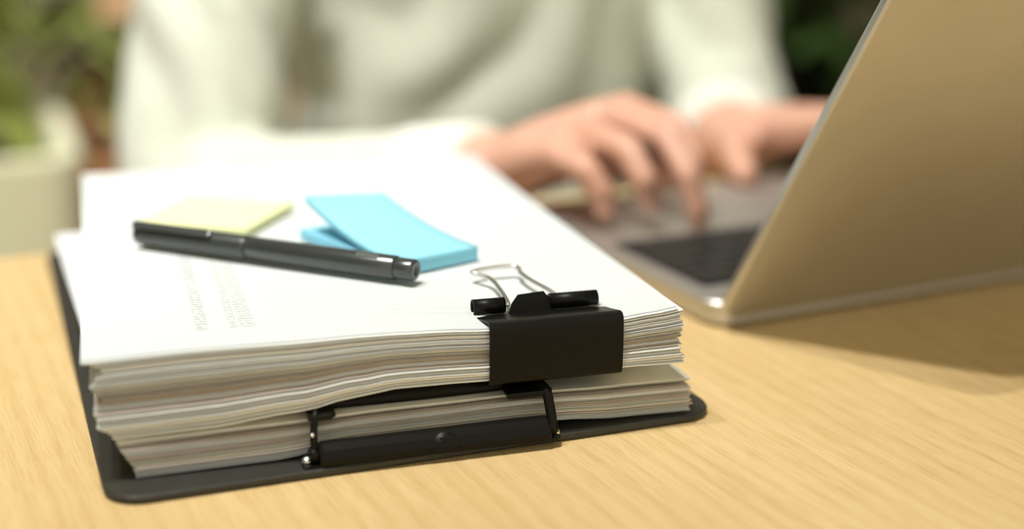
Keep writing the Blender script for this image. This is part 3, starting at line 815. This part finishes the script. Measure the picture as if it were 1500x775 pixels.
# seated legs
bm = bmesh.new()
for s in (-1, 1):
    chain(bm, [Vector((0.38 + s * 0.085, 0.76, -0.235)), Vector((0.40 + s * 0.10, 0.36, -0.215)), Vector((0.40 + s * 0.10, 0.38, -0.64))], [0.092, 0.070, 0.052])
chain(bm, [Vector((0.30, 0.76, -0.22)), Vector((0.46, 0.76, -0.22))], [0.11, 0.11])
tm = remeshed('trousers', bm, 0.009, 4); tm.transform(Matrix.Translation(-PO)); obj('trousers', tm, TROUSER, person)
for s in (-1, 1):
    bm = bmesh.new(); x = 0.40 + s * 0.10
    chain(bm, [Vector((x, 0.40, -0.690)), Vector((x, 0.31, -0.698)), Vector((x, 0.235, -0.702))], [0.046, 0.042, 0.036])
    hm = remeshed('shoe', bm, 0.006, 2); hm.transform(Matrix.Translation(-PO)); obj('shoe', hm, SHOE, person)

# the chair the person sits on
ch = thing('chair', 'brown wooden chair under the seated person', 'chair', (0.385, 0.78, FLOOR_Z), TH)
obj('seat', prism(round_rect(-0.22, 0.22, -0.24, 0.21, 0.03, 5), 0.36, 0.395, 0.006), CHAIRWOOD, ch)
for lx in (-0.19, 0.19):
    for ly in (-0.21, 0.19):
        b = bmesh.new(); tube(b, [(lx, ly, 0), (lx, ly, 0.36)], [0.014, 0.019], 12); obj('leg', b, CHAIRWOOD, ch, True)
    b = bmesh.new(); tube(b, [(lx, 0.195, 0.39), (lx * 0.95, 0.235, 0.84)], [0.017, 0.013], 12); obj('back_post', b, CHAIRWOOD, ch, True)
for z0 in (0.56, 0.66, 0.77):
    obj('back_slat', box(-0.18, 0.18, 0.205 + (z0 - .4) * .09, 0.220 + (z0 - .4) * .09, z0, z0 + 0.05, 0.004), CHAIRWOOD, ch)

# ------------------------------------------------------------------ plants in the background
def leaf_mesh(name, L_, W_, bend, mt, lobed=False):
    bm = bmesh.new(); rows_ = []
    for j in range(9):
        s = j / 8
        hw = W_ * (math.sin(math.pi * min(1, s * 0.97 + 0.02)) ** 0.75) * (1 - 0.25 * s)
        x = L_ * s; z = -bend * L_ * s * s
        rows_.append([bm.verts.new((x, y * hw, z + 0.22 * hw * abs(y))) for y in (-1, -0.5, 0, 0.5, 1)])
    for A, B in zip(rows_, rows_[1:]):
        for i in range(4): bm.faces.new((A[i], A[i + 1], B[i + 1], B[i]))
    ext = bmesh.ops.extrude_face_region(bm, geom=bm.faces[:])
    for v in [g for g in ext['geom'] if isinstance(g, bmesh.types.BMVert)]: v.co.z += 0.0012
    me = bpy.data.meshes.new(name); bmesh.ops.recalc_face_normals(bm, faces=bm.faces); bm.to_mesh(me); bm.free()
    me.materials.append(mt)
    for p in me.polygons: p.use_smooth = True
    return me
LF = {'olive': leaf_mesh('leaf_olive', 0.15, 0.040, 0.45, LEAF_L), 'deep': leaf_mesh('leaf_deep', 0.17, 0.045, 0.5, LEAF_D), 'rust': leaf_mesh('leaf_rust', 0.12, 0.042, 0.4, LEAF_R),
      'long': leaf_mesh('leaf_long', 0.30, 0.030, 0.6, LEAF_D)}

def plant(label, x, y, pot_bm, pot_mat, rim_z, stems, kinds, seed, top_h, spread, n_leaf, leaf_lo=0.25, group=None, soil_r=0.1, squash=(1, 1)):
    r = random.Random(seed)
    t = thing('potted_plant', label, 'plant', (x, y, FLOOR_Z), 0, group)
    obj('pot', pot_bm, pot_mat, t, True)
    b = lathe([(0, rim_z - 0.045), (soil_r, rim_z - 0.045), (soil_r, rim_z - 0.028), (soil_r * .5, rim_z - 0.02), (0, rim_z - 0.018)], 28); obj('soil', b, SOIL, t, True)
    per = n_leaf // stems
    for k in range(stems):
        a = 2 * math.pi * k / stems + r.uniform(-.4, .4)
        rad = spread * r.uniform(0.35, 0.9); h = top_h * r.uniform(0.7, 1.0)
        pts = [Vector((0.03 * math.cos(a), 0.03 * math.sin(a), rim_z - 0.03)), Vector((rad * .3 * math.cos(a) * squash[0], rad * .3 * math.sin(a) * squash[1], rim_z + h * .5)), Vector((rad * math.cos(a) * squash[0], rad * math.sin(a) * squash[1], rim_z + h))]
        path = smooth_path(pts, 8)
        b = bmesh.new(); tube(b, path, [0.008 - 0.005 * i / len(path) for i in range(len(path))], 7); obj('stem', b, STEM, t, True)
        for j in range(per):
            s = leaf_lo + (1 - leaf_lo) * (j + r.random()) / per
            p = path[min(len(path) - 1, int(s * (len(path) - 1)))]
            o = obj('leaf', LF[r.choice(kinds)], None, t)
            o.location = p; sc = r.uniform(0.75, 1.3); o.scale = (sc, sc, sc)
            o.rotation_euler = (r.uniform(-.6, .6), r.uniform(-0.8, 0.5), r.uniform(0, 2 * math.pi))
    return t

def planter_bm(w0, w1, h, wall=0.02, rad=0.05):
    bm = bmesh.new(); rings = []
    for w_, z in ((w0, 0.0), (w0 + 0.004, 0.01), (w1, h - 0.006), (w1 - 0.003, h), (w1 - wall, h), (w1 - wall, h - 0.08)):
        rings.append([bm.verts.new((px, py, z)) for px, py in round_rect(-w_, w_, -w_, w_, rad * w_ / w1, 5)])
    n = len(rings[0])
    for A, B in zip(rings, rings[1:]):
        for k in range(n): bm.faces.new((A[k], A[(k + 1) % n], B[(k + 1) % n], B[k]))
    bm.faces.new(rings[0][::-1]); bm.faces.new(rings[-1]); return bm
def round_pot(r0, r1, h): return lathe([(0, 0), (r0, 0), (r0 + .004, 0.01), (r1, h - 0.04), (r1 + 0.012, h - 0.038), (r1 + 0.012, h), (r1 - 0.012, h), (r1 - 0.016, h - 0.08), (0, h - 0.08)], 36)

plant('leafy olive green plant in a tall cream planter', -0.12, 1.36, planter_bm(0.17, 0.20, 0.63), PLANTER, 0.63, 7, ['olive', 'olive', 'olive', 'rust'], 4, 0.17, 0.24, 56, 0.3, 'potted plants behind the table', 0.17)
plant('rust and green plant in a terracotta pot beside the cream planter', 0.185, 1.76, round_pot(0.10, 0.13, 0.53), TERRA, 0.53, 7, ['olive', 'olive', 'rust'], 9, 0.26, 0.17, 63, 0.15, 'potted plants behind the table', 0.11)
for i, (x, y, h, sd, lab) in enumerate([(1.17, 1.45, 0.65, 21, 'dark green bushy plant in a black pot close to the person'), (1.80, 1.50, 0.85, 22, 'tall dark green bushy plant in a black pot behind the laptop lid'), (1.55, 2.50, 1.0, 23, 'tallest dark green bushy plant in a black pot near the back wall')]):
    plant(lab, x, y, round_pot(0.12, 0.15, 0.60), DARKPOT, 0.60, 9, ['deep', 'deep', 'long'], sd, h, 0.30, 117, 0.12, 'potted plants behind the table', 0.13)
